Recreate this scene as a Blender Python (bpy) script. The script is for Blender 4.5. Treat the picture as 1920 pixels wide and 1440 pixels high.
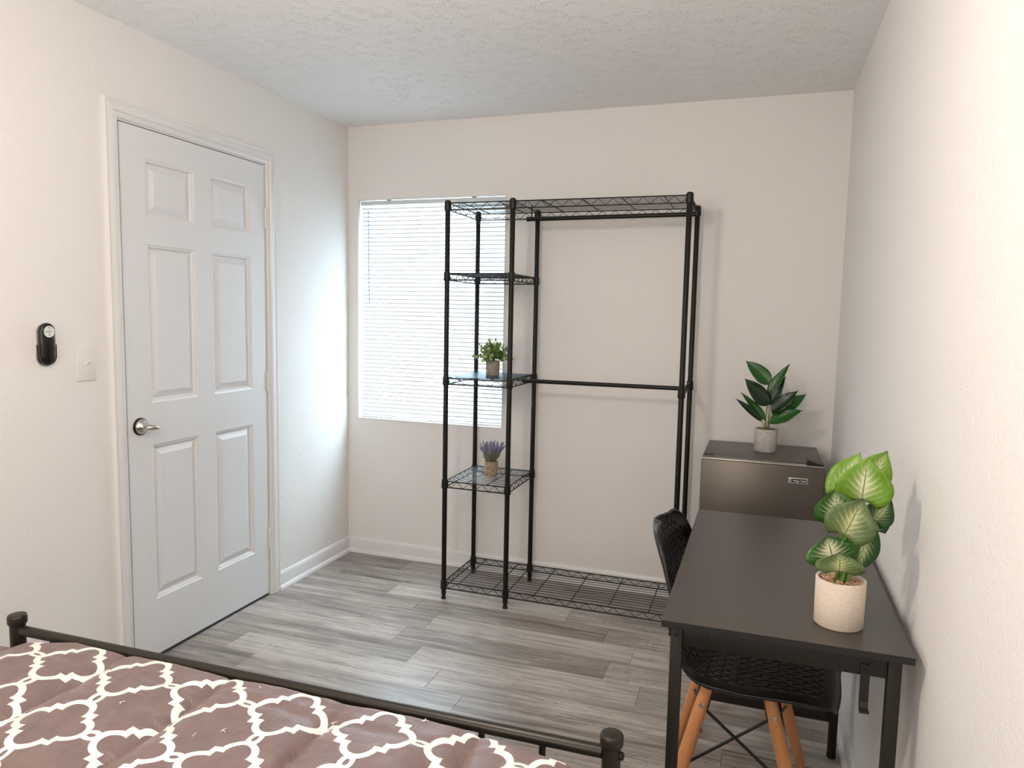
import bpy, bmesh, math, random
from mathutils import Vector, Matrix
R = math.radians
for o in list(bpy.data.objects): bpy.data.objects.remove(o)
scene = bpy.context.scene
COL = scene.collection

# ------------------------------------------------------------------ camera
yaw, pitch, roll, FPX = .3308, -.0973, .0200, 1355.1
cam_pos = Vector((2.1978, -3.5505, 1.3823))
fw = Vector((-math.sin(yaw)*math.cos(pitch), math.cos(yaw)*math.cos(pitch), math.sin(pitch)))
rt = Vector((math.cos(yaw), math.sin(yaw), 0)); up = rt.cross(fw)
rt2 = math.cos(roll)*rt + math.sin(roll)*up
up2 = -math.sin(roll)*rt + math.cos(roll)*up
cd = bpy.data.cameras.new('camera'); cd.sensor_width = 36; cd.lens = FPX/1920*36; cd.clip_start = .02
cam = bpy.data.objects.new('camera', cd); COL.objects.link(cam)
m = Matrix((rt2, up2, -fw)).transposed().to_4x4(); m.translation = cam_pos
cam.matrix_world = m; scene.camera = cam

# ------------------------------------------------------------------ world, lights, exposure
w = bpy.data.worlds.new('sky'); scene.world = w; w.use_nodes = True
bg = w.node_tree.nodes['Background']; bg.inputs[0].default_value = (.66, .85, 1, 1); bg.inputs[1].default_value = 26.0
def light(name, kind, loc, energy, color, **kw):
    d = bpy.data.lights.new(name, kind); d.energy = energy; d.color = color
    for k, v in kw.items(): setattr(d, k, v)
    o = bpy.data.objects.new(name, d); COL.objects.link(o); o.location = loc
    return o
lamp = light('ceiling_lamp_light', 'POINT', (1.42, -2.70, 1.93), 28, (1, .90, .81), shadow_soft_size=.07)
rear_fill = light('rear_fill_light', 'POINT', (1.30, -4.45, 1.45), 27, (1, .95, .90), shadow_soft_size=.25)  # added fill behind the camera, evens out the back wall; no fixture
vs = scene.view_settings
vs.view_transform = 'Standard'; vs.look = 'None'; vs.exposure = 0.26; vs.gamma = 1.0; vs.use_curve_mapping = False

# ------------------------------------------------------------------ node material helpers
def lin(r, g, b):
    f = lambda c: ((c/255+.055)/1.055)**2.4 if c > 10 else c/255/12.92
    return (f(r), f(g), f(b), 1)
class NT:
    def __init__(s, name):
        s.m = bpy.data.materials.new(name); s.m.use_nodes = True
        s.t = s.m.node_tree; s.n = s.t.nodes; s.b = s.n['Principled BSDF']; s.out = s.n['Material Output']
    def new(s, kind, **kw):
        nd = s.n.new(kind)
        for k, v in kw.items(): setattr(nd, k, v)
        return nd
    def link(s, a, b): s.t.links.new(a, b)
    def put(s, sock, v):
        if hasattr(v, 'is_linked') or isinstance(v, bpy.types.NodeSocket): s.link(v, sock)
        else: sock.default_value = v
    def math(s, op, a, b=None, clamp=False):
        nd = s.new('ShaderNodeMath', operation=op); nd.use_clamp = clamp
        s.put(nd.inputs[0], a)
        if b is not None: s.put(nd.inputs[1], b)
        return nd.outputs[0]
    def mix(s, f, a, b):
        nd = s.new('ShaderNodeMix', data_type='RGBA'); s.put(nd.inputs[0], f); s.put(nd.inputs[6], a); s.put(nd.inputs[7], b)
        return nd.outputs[2]
    def coord(s, which='Object'): return s.new('ShaderNodeTexCoord').outputs[which]
    def mapping(s, v, scale=(1, 1, 1), loc=(0, 0, 0)):
        nd = s.new('ShaderNodeMapping'); s.link(v, nd.inputs[0]); nd.inputs[3].default_value = scale
        s.put(nd.inputs[1], loc); return nd.outputs[0]
    def noise(s, v, scale, detail=2, rough=.5, dist=0):
        nd = s.new('ShaderNodeTexNoise'); s.link(v, nd.inputs['Vector']); nd.inputs['Scale'].default_value = scale
        nd.inputs['Detail'].default_value = detail; nd.inputs['Roughness'].default_value = rough; nd.inputs['Distortion'].default_value = dist
        return nd.outputs[0]
    def ramp(s, f, stops):
        nd = s.new('ShaderNodeValToRGB'); s.link(f, nd.inputs[0]); cr = nd.color_ramp
        while len(cr.elements) < len(stops): cr.elements.new(.5)
        for e, (p, c) in zip(cr.elements, stops): e.position = p; e.color = c if len(c) == 4 else (*c, 1)
        return nd.outputs[0]
    def bump(s, h, strength=.3, dist=.01):
        nd = s.new('ShaderNodeBump'); s.put(nd.inputs['Height'], h); nd.inputs['Strength'].default_value = strength; nd.inputs['Distance'].default_value = dist
        s.link(nd.outputs[0], s.b.inputs['Normal']); return nd
    def base(s, v): s.put(s.b.inputs['Base Color'], v)
    def set(s, **kw):
        for k, v in kw.items(): s.put(s.b.inputs[k.replace('_', ' ')], v)
        return s
def plain(name, col, rough=.5, metal=0, spec=.5, var=0.0, vscale=40, bumpv=0, bscale=200):
    M = NT(name); M.set(Roughness=rough, Metallic=metal); M.b.inputs['Specular IOR Level'].default_value = spec
    c = M.coord()
    if var:
        dark = tuple(x*(1-var) for x in col[:3]) + (1,)
        lite = tuple(min(1, x*(1+var)) for x in col[:3]) + (1,)
        M.base(M.mix(M.noise(c, vscale, 4), dark, lite))
    else: M.base(col)
    if bumpv: M.bump(M.noise(c, bscale, 3), bumpv, .002)
    return M.m

MAT = {}
# wall paint with fine orange-peel
def wallmat(name, col):
    M = NT(name); c = M.coord(); M.base(col); M.set(Roughness=.62); M.b.inputs['Specular IOR Level'].default_value = .35
    h = M.math('ADD', M.noise(c, 130, 2, .55), M.math('MULTIPLY', M.noise(c, 45, 2), .8)); M.bump(h, .42, .0035)
    return M.m
MAT['wall'] = wallmat('wall_paint', (.85, .825, .795, 1))
M = NT('ceiling_paint'); c = M.coord(); M.base((.92, .92, .92, 1)); M.set(Roughness=.7); M.b.inputs['Specular IOR Level'].default_value = .3
st = M.mapping(c, (1, 1.0, 1)); warp = M.noise(c, 9, 3, .6)
vn = M.new('ShaderNodeTexVoronoi', feature='DISTANCE_TO_EDGE'); vn.inputs['Scale'].default_value = 46; vn.inputs['Randomness'].default_value = 1
vm = M.new('ShaderNodeVectorMath', operation='ADD'); M.link(st, vm.inputs[0])
wv = M.new('ShaderNodeTexNoise'); wv.inputs['Scale'].default_value = 30; M.link(c, wv.inputs['Vector'])
sc = M.new('ShaderNodeVectorMath', operation='SCALE'); M.link(wv.outputs[1], sc.inputs[0]); sc.inputs['Scale'].default_value = .05
M.link(sc.outputs[0], vm.inputs[1]); M.link(vm.outputs[0], vn.inputs['Vector'])
ridge = M.math('SUBTRACT', 1.0, M.math('MULTIPLY', vn.outputs[0], 7.0), True)
patch = M.ramp(M.noise(c, 22, 3, .6), [(.50, (0, 0, 0)), (.60, (1, 1, 1))])
h = M.math('ADD', M.math('MULTIPLY', ridge, patch), M.math('MULTIPLY', M.noise(c, 160, 2), .25))
M.bump(h, .55, .005); MAT['ceiling'] = M.m
MAT['trim'] = plain('trim_white_gloss', (.80, .79, .78, 1), .33)
M = NT('door_white'); c = M.coord(); M.base((.78, .78, .785, 1)); M.set(Roughness=.38)
g = M.mapping(c, (1, 55, 3.0)); M.bump(M.noise(g, 2.2, 4, .6, 1.2), .16, .003); MAT['door'] = M.m
MAT['vinyl'] = plain('window_vinyl', (.8, .82, .83, 1), .4)
# vinyl plank floor: tone per plank comes from an object attribute
M = NT('vinyl_plank'); c = M.coord()
at = M.new('ShaderNodeAttribute', attribute_type='OBJECT', attribute_name='tone')
sd = M.new('ShaderNodeAttribute', attribute_type='OBJECT', attribute_name='seed')
cx = M.new('ShaderNodeCombineXYZ'); M.link(sd.outputs['Fac'], cx.inputs[0]); M.link(M.math('MULTIPLY', sd.outputs['Fac'], 3.7), cx.inputs[1]); M.link(sd.outputs['Fac'], cx.inputs[2])
def pm(scale):
    nd = M.new('ShaderNodeMapping'); M.link(c, nd.inputs[0]); nd.inputs[3].default_value = scale; M.link(cx.outputs[0], nd.inputs[1]); return nd.outputs[0]
grain = M.noise(pm((1.8, 34, 1)), 1.0, 6, .62, 1.1)
fine = M.noise(pm((7, 260, 1)), 1.0, 4, .7, .3)
blot = M.noise(pm((3.0, 9, 1)), 1.0, 3, .55, .6)
crk = M.noise(pm((3.2, 38, 1)), 1.0, 3, .6, 1.6)
crack = M.math('SUBTRACT', 1.0, M.math('MULTIPLY', M.math('ABSOLUTE', M.math('SUBTRACT', crk, .5)), 55.0), True)
saw = M.noise(pm((130, 5, 1)), 1.0, 2, .6)
sawm = M.ramp(M.noise(pm((4.5, 7, 1)), 1.0, 2, .5), [(.60, (0, 0, 0)), (.70, (1, 1, 1))])
v = M.math('ADD', M.math('MULTIPLY', grain, 1.25), M.math('MULTIPLY', fine, .36))
v = M.math('SUBTRACT', M.math('ADD', v, M.math('MULTIPLY', blot, .85)), .50)
v = M.math('ADD', v, M.math('MULTIPLY', M.math('SUBTRACT', at.outputs['Fac'], .5), 1.05))
v = M.math('SUBTRACT', v, M.math('MULTIPLY', M.math('MULTIPLY', crack, M.ramp(blot, [(.42, (0, 0, 0)), (.58, (1, 1, 1))])), .42))
v = M.math('ADD', v, M.math('MULTIPLY', M.math('MULTIPLY', M.math('SUBTRACT', saw, .5), sawm), .55))
M.base(M.ramp(v, [(.20, lin(76, 68, 62)), (.48, lin(128, 117, 109)), (.76, lin(164, 154, 145)), (1.0, lin(196, 187, 178))]))
M.set(Roughness=M.math('ADD', .24, M.math('MULTIPLY', fine, .16))); M.b.inputs['Specular IOR Level'].default_value = .5
M.bump(M.math('ADD', fine, M.math('MULTIPLY', grain, .8)), .12, .0012); MAT['plank'] = M.m
MAT['subfloor'] = plain('floor_joint', lin(96, 88, 82), .8)
# rack
M = NT('black_epoxy_wire'); M.base((.007, .007, .0062, 1)); M.set(Roughness=.38, Metallic=.0); M.b.inputs['Specular IOR Level'].default_value = .3; MAT['wire'] = M.m
M = NT('black_epoxy_post'); c = M.coord(); M.base((.007, .0068, .0058, 1)); M.set(Roughness=.40); M.b.inputs['Specular IOR Level'].default_value = .28
sp = M.new('ShaderNodeSeparateXYZ'); M.link(c, sp.inputs[0])
fr = M.math('FRACT', M.math('MULTIPLY', sp.outputs[2], 1/.0254)); gr = M.math('GREATER_THAN', fr, .88)
M.bump(M.math('SUBTRACT', 1.0, gr), .8, .0012); MAT['post'] = M.m
MAT['plastic_black'] = plain('black_plastic', (.008, .008, .0075, 1), .42, 0, .35)
M = NT('shelf_liner'); M.base((.008, .055, .085, 1)); M.set(Roughness=.30, Alpha=.80); M.b.inputs['Specular IOR Level'].default_value = .2; MAT['liner'] = M.m
M = NT('shelf_liner_clear'); M.base((.55, .58, .6, 1)); M.set(Roughness=.15, Alpha=.10); MAT['liner_clear'] = M.m
# slats
M = NT('blind_slat'); M.n.remove(M.b)
d1 = M.new('ShaderNodeBsdfDiffuse'); d1.inputs[0].default_value = (.86, .88, .88, 1)
d2 = M.new('ShaderNodeBsdfTranslucent'); d2.inputs[0].default_value = (.80, .86, .88, 1)
mx = M.new('ShaderNodeMixShader'); mx.inputs[0].default_value = .15
M.link(d1.outputs[0], mx.inputs[1]); M.link(d2.outputs[0], mx.inputs[2]); M.link(mx.outputs[0], M.out.inputs[0]); MAT['slat'] = M.m
MAT['slat_shade_line'] = plain('blind_slat_shade_line', (.80, .83, .84, 1), .5)  # opaque strip on each slat, stands in for the grey shade line between slats
M = NT('window_glass'); M.n.remove(M.b)
t1 = M.new('ShaderNodeBsdfTransparent'); g1 = M.new('ShaderNodeBsdfGlossy'); g1.inputs['Roughness'].default_value = .02
mx = M.new('ShaderNodeMixShader'); mx.inputs[0].default_value = .07
M.link(t1.outputs[0], mx.inputs[1]); M.link(g1.outputs[0], mx.inputs[2]); M.link(mx.outputs[0], M.out.inputs[0]); MAT['glass'] = M.m
MAT['blind_rail'] = plain('blind_rail', (.70, .74, .75, 1), .4)
MAT['wand'] = plain('blind_wand_plastic', (.22, .27, .30, 1), .2)
# furniture
M = NT('desk_top_dark'); c = M.coord(); g = M.mapping(c, (90, 4, 1)); gn = M.noise(g, 1.5, 4, .6, .5)
M.base(M.mix(gn, (.038, .032, .0255, 1), (.056, .048, .039, 1))); M.set(Roughness=.31); M.b.inputs['Specular IOR Level'].default_value = .62
M.bump(gn, .06, .001); MAT['desk'] = M.m
MAT['desk_edge'] = plain('desk_edge_band', (.010, .009, .008, 1), .5)
MAT['desk_metal'] = plain('desk_black_steel', (.0115, .0092, .0062, 1), .48, 0, .4, .15, 300)
M = NT('fridge_steel'); c = M.coord(); g = M.mapping(c, (4, 1, 420)); gn = M.noise(g, 1, 2)
M.base(M.mix(gn, (.112, .096, .082, 1), (.136, .117, .100, 1))); M.set(Roughness=.36, Metallic=.75); MAT['steel'] = M.m
MAT['fridge_body'] = plain('fridge_body_paint', (.075, .064, .055, 1), .36, 0, .5, .1, 200)
MAT['fridge_edge'] = plain('fridge_edge_metal', (.42, .39, .36, 1), .3, .7)
MAT['badge_white'] = plain('badge_silver', (.75, .75, .74, 1), .3, .3)
MAT['ink_black'] = plain('ink_black', (.01, .01, .01, 1), .4)
MAT['ink_grey'] = plain('ink_grey', (.18, .18, .19, 1), .5)
M = NT('beech_wood'); c = M.coord(); g = M.mapping(c, (60, 60, 4)); gn = M.noise(g, 1.3, 4, .6, .6)
M.base(M.mix(gn, lin(190, 122, 70), lin(216, 154, 100))); M.set(Roughness=.42); MAT['beech'] = M.m
MAT['shell'] = plain('chair_black_shell', (.0065, .0062, .0058, 1), .40)
MAT['screw'] = plain('screw_zinc', (.65, .63, .6, 1), .25, .9)
M = NT('bronze_frame'); c = M.coord(); M.base(M.mix(M.noise(c, 60, 3), (.022, .0175, .0125, 1), (.032, .025, .0175, 1))); M.set(Roughness=.36, Metallic=.35); MAT['bronze'] = M.m
MAT['mattress'] = plain('mattress_fabric', (.6, .58, .55, 1), .8)
# pots and plants
def concrete(name, a, b, scale, bs=.4):
    M = NT(name); c = M.coord(); n1 = M.noise(c, scale, 6, .75); M.base(M.ramp(n1, [(.36, a), (.52, b), (.7, tuple(min(1, x*1.12) for x in b[:3])+(1,))])); M.set(Roughness=.85)
    M.bump(n1, bs, .002); return M.m
MAT['pot_white'] = concrete('pot_pale_concrete', lin(196, 178, 158), lin(222, 208, 192), 420, .3)
MAT['pot_grey'] = concrete('pot_grey_concrete', lin(168, 160, 154), lin(188, 181, 175), 60, .15)
MAT['pot_tan'] = concrete('pot_tan_concrete', lin(128, 104, 78), lin(166, 146, 120), 55)
MAT['pot_taupe'] = concrete('pot_taupe_concrete', lin(132, 120, 104), lin(162, 151, 136), 45)
MAT['soil'] = plain('potting_soil', lin(96, 74, 52), .9, 0, .3, .4, 300)
MAT['pebble'] = plain('brown_pebble', lin(178, 142, 110), .45, 0, .5, .75, 70)
MAT['stem'] = plain('plant_stem_green', lin(96, 140, 52), .45, 0, .5, .2, 80)
MAT['stem_dark'] = plain('plant_stem_olive', lin(110, 122, 62), .5)
def leafmat(name, dark, mid, vein, spread, rough=.35, trans=.2, ribs=1.0):
    # UV: x across (-1..1 -> 0..1), y along (0 base .. 1 tip)
    M = NT(name); uv = M.new('ShaderNodeUVMap').outputs[0]; sp = M.new('ShaderNodeSeparateXYZ'); M.link(uv, sp.inputs[0])
    u = M.math('ABSOLUTE', M.math('SUBTRACT', M.math('MULTIPLY', sp.outputs[0], 2.0), 1.0)); vv = sp.outputs[1]
    nz = M.noise(M.coord(), 70, 3, .6)
    # side veins run outward and forward
    ph = M.math('FRACT', M.math('ADD', M.math('SUBTRACT', M.math('MULTIPLY', vv, 7.0), M.math('MULTIPLY', u, 3.4)), M.math('MULTIPLY', nz, .55)))
    vein1 = M.math('SUBTRACT', 1.0, M.math('MULTIPLY', M.math('ABSOLUTE', M.math('SUBTRACT', ph, .5)), 5.0), True)
    fade = M.math('SUBTRACT', 1.0, M.math('DIVIDE', u, spread), True)
    body = M.math('SUBTRACT', 1.0, M.math('MULTIPLY', M.math('ABSOLUTE', M.math('SUBTRACT', vv, .38)), 1.7), True)
    f = M.math('MULTIPLY', M.math('MULTIPLY', M.math('ADD', M.math('MULTIPLY', vein1, .8), M.math('MULTIPLY', M.math('POWER', fade, 2.2), .9)), fade), M.math('MULTIPLY', body, ribs), True)
    colr = M.mix(f, M.mix(nz, dark, mid), vein)
    rib = M.math('LESS_THAN', u, .025)
    colr = M.mix(M.math('MULTIPLY', rib, .75), colr, tuple(x*.55 for x in dark[:3])+(1,))
    M.base(colr); M.set(Roughness=rough)
    M.b.inputs['Transmission Weight'].default_value = 0
    M.bump(M.math('ADD', vein1, nz), .25, .001)
    tr = M.new('ShaderNodeBsdfTranslucent'); M.link(colr, tr.inputs[0]); mx = M.new('ShaderNodeMixShader'); mx.inputs[0].default_value = trans
    M.link(M.b.outputs[0], mx.inputs[1]); M.link(tr.outputs[0], mx.inputs[2]); M.link(mx.outputs[0], M.out.inputs[0])
    return M.m
cream = lin(236, 236, 196)
MAT['leaf_bright'] = leafmat('caladium_leaf_bright', lin(84, 138, 30), lin(142, 180, 62), cream, .70, .33, .2, 1.5)
MAT['leaf_mid'] = leafmat('caladium_leaf_green', lin(30, 80, 22), lin(62, 116, 40), cream, .82, .33, .2, 1.9)
MAT['leaf_dark'] = leafmat('caladium_leaf_dark', lin(14, 62, 14), lin(34, 98, 24), lin(214, 228, 164), .72, .33, .15, 1.4)
MAT['leaf_grey'] = leafmat('caladium_leaf_sage', lin(74, 98, 52), lin(106, 126, 74), lin(206, 210, 146), .75, .33, .2, 1.25)
MAT['philo_dark'] = leafmat('glossy_leaf_dark', lin(8, 32, 15), lin(14, 48, 22), lin(30, 76, 30), .9, .24, .08, .4)
MAT['philo_mid'] = leafmat('glossy_leaf_green', lin(16, 70, 16), lin(38, 104, 28), lin(70, 130, 44), .9, .24, .12, .4)
MAT['boxwood'] = plain('boxwood_leaf', lin(112, 142, 74), .5, 0, .4, .45, 60)
MAT['boxwood_pale'] = plain('boxwood_leaf_pale', lin(176, 186, 140), .5, 0, .4, .3, 60)
MAT['lavender'] = plain('lavender_bloom', lin(140, 138, 162), .8, 0, .3, .35, 120)
MAT['lav_stem'] = plain('lavender_stem', lin(128, 132, 116), .8, 0, .3, .3, 120)
MAT['ivory'] = plain('ivory_plastic', (.82, .79, .74, 1), .35)
MAT['white_plastic'] = plain('white_plastic', (.78, .78, .76, 1), .4)
MAT['remote'] = plain('black_gloss_plastic', (.010, .009, .008, 1), .22)
MAT['cradle'] = plain('clear_grey_cradle', (.28, .28, .28, 1), .3)
MAT['chrome'] = plain('satin_nickel', (.62, .58, .53, 1), .2, 1)
MAT['gap_dark'] = plain('dark_rubber', (.02, .02, .02, 1), .6)
MAT['thread'] = plain('white_thread', (.85, .83, .78, 1), .8)
MAT['thresh'] = plain('door_sweep_grey', lin(70, 74, 84), .5)

# comforter: printed trellis from its UV map (metres)
M = NT('comforter_trellis'); uv = M.new('ShaderNodeUVMap').outputs[0]; sp = M.new('ShaderNodeSeparateXYZ'); M.link(uv, sp.inputs[0])
D = .187
def cell(o, c0): return M.math('ABSOLUTE', M.math('SUBTRACT', M.math('FRACT', M.math('ADD', M.math('DIVIDE', M.math('SUBTRACT', o, c0), D), 100.5)), .5))
wob = M.noise(uv, 14, 2); wb = M.math('MULTIPLY', M.math('SUBTRACT', wob, .5), .006)
uu = cell(M.math('ADD', sp.outputs[0], wb), 1.563); vv = cell(M.math('SUBTRACT', sp.outputs[1], wb), -2.442)
a = M.math('MAXIMUM', uu, vv); b = M.math('MINIMUM', uu, vv)
def circ(ca, sx=1.0, sy=1.0):
    p = M.math('DIVIDE', M.math('SUBTRACT', a, ca), sx); q = M.math('DIVIDE', b, sy)
    return M.math('SQRT', M.math('ADD', M.math('MULTIPLY', p, p), M.math('MULTIPLY', q, q)))
lobe = circ(.243)
din = M.math('MINIMUM', M.math('SUBTRACT', lobe, .126), M.math('SUBTRACT', a, .205))
dout = M.math('MINIMUM', M.math('SUBTRACT', lobe, .197), M.math('SUBTRACT', a, .279))
band = M.math('MULTIPLY', M.math('LESS_THAN', dout, 0.0), M.math('GREATER_THAN', din, 0.0))
link_ = M.math('LESS_THAN', circ(.5, .125, .072), 1.0)
hole = M.math('LESS_THAN', circ(.5, .050, .024), 1.0)
white = M.math('MULTIPLY', M.math('MAXIMUM', band, M.math('MULTIPLY', link_, M.math('GREATER_THAN', din, 0.0))), M.math('SUBTRACT', 1.0, hole))
c = M.coord(); weave = M.noise(c, 900, 2); fold = M.noise(c, 16, 4, .6, .8)
brown = M.mix(fold, lin(106, 90, 88), lin(134, 112, 108))
M.base(M.mix(white, brown, lin(244, 240, 230)))
M.set(Roughness=.40); M.b.inputs['Sheen Weight'].default_value = .25; M.b.inputs['Sheen Roughness'].default_value = .35
M.b.inputs['Sheen Tint'].default_value = (1, .84, .74, 1)
wr = M.mapping(c, (1, 1, 1)); M.bump(M.math('ADD', M.noise(wr, 24, 5, .62, 1.5), M.math('MULTIPLY', weave, .05)), .32, .012); MAT['comforter'] = M.m

# ------------------------------------------------------------------ geometry helpers
def top(o):
    while o.parent: o = o.parent
    return o
def link_obj(name, me, mat, parent=None, smooth=None):
    o = bpy.data.objects.new(name, me); COL.objects.link(o)
    if mat is not None:
        for mm in (mat if isinstance(mat, (list, tuple)) else [mat]): me.materials.append(MAT[mm] if isinstance(mm, str) else mm)
    if parent: o.parent = parent
    if smooth is not None:
        for p in me.polygons: p.use_smooth = True
        me.set_sharp_from_angle(angle=R(smooth))
    return o
class MB:
    def __init__(s): s.v = []; s.f = []; s.mi = []; s.uv = None
    def add(s, verts, faces, mi=0):
        b = len(s.v); s.v += [tuple(p) for p in verts]; s.f += [tuple(i+b for i in f) for f in faces]; s.mi += [mi]*len(faces); return s
    def box(s, x0, x1, y0, y1, z0, z1, mi=0):
        v = [(x, y, z) for z in (z0, z1) for y in (y0, y1) for x in (x0, x1)]
        return s.add(v, [(0, 2, 3, 1), (4, 5, 7, 6), (0, 1, 5, 4), (2, 6, 7, 3), (0, 4, 6, 2), (1, 3, 7, 5)], mi)
    def bbox(s, x0, x1, y0, y1, z0, z1, r=.003, seg=2, mi=0):
        bm = bmesh.new(); bmesh.ops.create_cube(bm, size=1)
        for vt in bm.verts: vt.co = Vector(((x0+x1)/2+vt.co.x*(x1-x0), (y0+y1)/2+vt.co.y*(y1-y0), (z0+z1)/2+vt.co.z*(z1-z0)))
        bmesh.ops.bevel(bm, geom=list(bm.edges), offset=r, segments=seg, affect='EDGES', profile=.5)
        bm.verts.index_update(); s.add([vt.co[:] for vt in bm.verts], [[vt.index for vt in f.verts] for f in bm.faces], mi); bm.free(); return s
    def prism(s, poly, axis, a, b, mi=0):
        # poly: 2D points (counterclockwise) extruded along axis between a and b
        def P(p, t):
            q = list(p); q.insert(axis, t); return q
        n = len(poly); v = [P(p, a) for p in poly] + [P(p, b) for p in poly]
        return s.add(v, [tuple(range(n))[::-1], tuple(range(n, 2*n))] + [(i, (i+1) % n, n+(i+1) % n, n+i) for i in range(n)], mi)
    def tube(s, pts, r, n=8, caps=True, mi=0, closed=False):
        pts = [Vector(p) for p in pts]; rr = r if isinstance(r, (list, tuple)) else [r]*len(pts)
        rings = []; prev = None
        for i, p in enumerate(pts):
            if closed: d = pts[(i+1) % len(pts)]-pts[i-1]
            else: d = (pts[min(i+1, len(pts)-1)]-pts[max(i-1, 0)])
            d.normalize()
            if prev is None:
                q = Vector((0, 0, 1)) if abs(d.z) < .9 else Vector((1, 0, 0)); u = q.cross(d).normalized()
            else:
                u = (prev - d*prev.dot(d)).normalized()
            prev = u; w_ = d.cross(u)
            rings.append([p+(u*math.cos(t)+w_*math.sin(t))*rr[i] for t in [2*math.pi*k/n for k in range(n)]])
        v = [q for rg in rings for q in rg]; f = []
        L = len(rings)
        for i in range(L if closed else L-1):
            j = (i+1) % L
            for k in range(n): f.append((i*n+k, i*n+(k+1) % n, j*n+(k+1) % n, j*n+k))
        if caps and not closed: f += [tuple(range(n))[::-1], tuple((L-1)*n+k for k in range(n))]
        return s.add(v, f, mi)
    def lathe(s, prof, c, n=32, mi=0, axis=2):
        # prof: (r, h); axis = rotation axis
        v = []; f = []
        for r_, h in prof:
            for k in range(n):
                t = 2*math.pi*k/n; p = [r_*math.cos(t), r_*math.sin(t)]
                q = {2: (p[0], p[1], h), 0: (h, p[0], p[1]), 1: (p[1], h, p[0])}[axis]
                v.append((c[0]+q[0], c[1]+q[1], c[2]+q[2]))
        for i in range(len(prof)-1):
            for k in range(n): f.append((i*n+k, i*n+(k+1) % n, (i+1)*n+(k+1) % n, (i+1)*n+k))
        if prof[0][0] > 0: f.append(tuple(range(n))[::-1])
        if prof[-1][0] > 0: f.append(tuple((len(prof)-1)*n+k for k in range(n)))
        return s.add(v, f, mi)
    def mesh(s, name, origin=(0, 0, 0)):
        me = bpy.data.meshes.new(name); ox, oy, oz = origin
        me.from_pydata([(x-ox, y-oy, z-oz) for x, y, z in s.v], [], s.f); me.polygons.foreach_set('material_index', s.mi); me.update(); return me
    def build(s, name, mat, parent=None, smooth=None, origin=None):
        og = top(parent).location if parent else Vector(origin or (0, 0, 0))
        o = link_obj(name, s.mesh(name, og), mat, parent, smooth)
        if not parent: o.location = og
        return o
def tag(o, label=None, cat=None, group=None, kind=None):
    if label: o['label'] = label
    if cat: o['category'] = cat
    if group: o['group'] = group
    if kind: o['kind'] = kind
    return o
def thing(name, loc, label=None, cat=None, group=None, kind=None):
    o = bpy.data.objects.new(name, None); COL.objects.link(o); o.location = loc; o.empty_display_size = .05
    return tag(o, label, cat, group, kind)
rnd = random.Random(7)

# ------------------------------------------------------------------ room shell
W, H, Y0 = 2.5233, 2.378, -4.9
WX0, WX1, WZ0, WZ1 = .0592, .9305, .775, 1.989
T = .13
fl = MB().box(-T, W+T, Y0-T, T, -.06, -.0035).build('floor', 'subfloor'); tag(fl, 'grey-brown wood-look vinyl plank floor', None, None, 'structure')
# planks
PL, PW = .905, .151
known = {0: 1.42, 1: .72, 2: .86, 3: 1.69, 4: .93, 5: .18, 6: .334, -1: 1.05, -2: .42}
tones = {(0, 1): .62, (1, 1): .36, (2, 1): .66, (2, 0): .44, (3, 1): .38, (3, 0): .60, (4, 0): .62, (4, 1): .44, (5, 1): .66, (5, 0): .46, (6, 1): .50, (6, 0): .40, (4, 2): .64, (2, 2): .60, (1, 2): .50, (3, 2): .50}
def plank_mesh(x0, x1, y0, y1):
    g = .00012; b = .0006
    xa, xb, ya, yb = x0+g, x1-g, y0+g, y1-g
    v = [(xa, ya, -.003), (xb, ya, -.003), (xb, yb, -.003), (xa, yb, -.003), (xa+b, ya+b, 0), (xb-b, ya+b, 0), (xb-b, yb-b, 0), (xa+b, yb-b, 0)]
    return v, [(4, 5, 6, 7), (0, 1, 5, 4), (1, 2, 6, 5), (2, 3, 7, 6), (3, 0, 4, 7)]
full_me = None
row = -4
yt = -.333 + .151*4
k = -3
while True:
    y1 = -.333 - .151*k; y0 = y1-.151
    if y1 <= Y0: break
    k2 = k; k += 1
    if y0 >= 0: continue
    ya, yb = max(y0, Y0), min(y1, 0)
    off = known.get(k2, rnd.uniform(0, PL)); st_ = off % PL - PL
    j = 0
    while st_ < W:
        a_, b_ = max(st_, 0), min(st_+PL, W)
        if b_-a_ > .01:
            whole = (b_-a_ > PL-1e-6) and (yb-ya > .151-1e-6)
            vv_, ff_ = plank_mesh(a_-st_, b_-st_, ya-y0, yb-y0)
            if whole:
                if full_me is None:
                    full_me = MB().add(vv_, ff_).mesh('plank'); full_me.materials.append(MAT['plank'])
                o = bpy.data.objects.new('plank', full_me); COL.objects.link(o); o.parent = fl
            else:
                o = link_obj('plank', MB().add(vv_, ff_).mesh('plank'), 'plank', fl)
            o.location = (st_, y0, 0)
            # index of this plank in its row counted from the one holding x = 0
            o['tone'] = tones.get((k2, j), rnd.uniform(.36, .64)); o['seed'] = rnd.uniform(0, 60)
        st_ += PL; j += 1
tag(MB().box(-T, W+T, Y0-T, T, H, H+.08).build('ceiling', 'ceiling'), 'textured white ceiling', None, None, 'structure')
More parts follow.
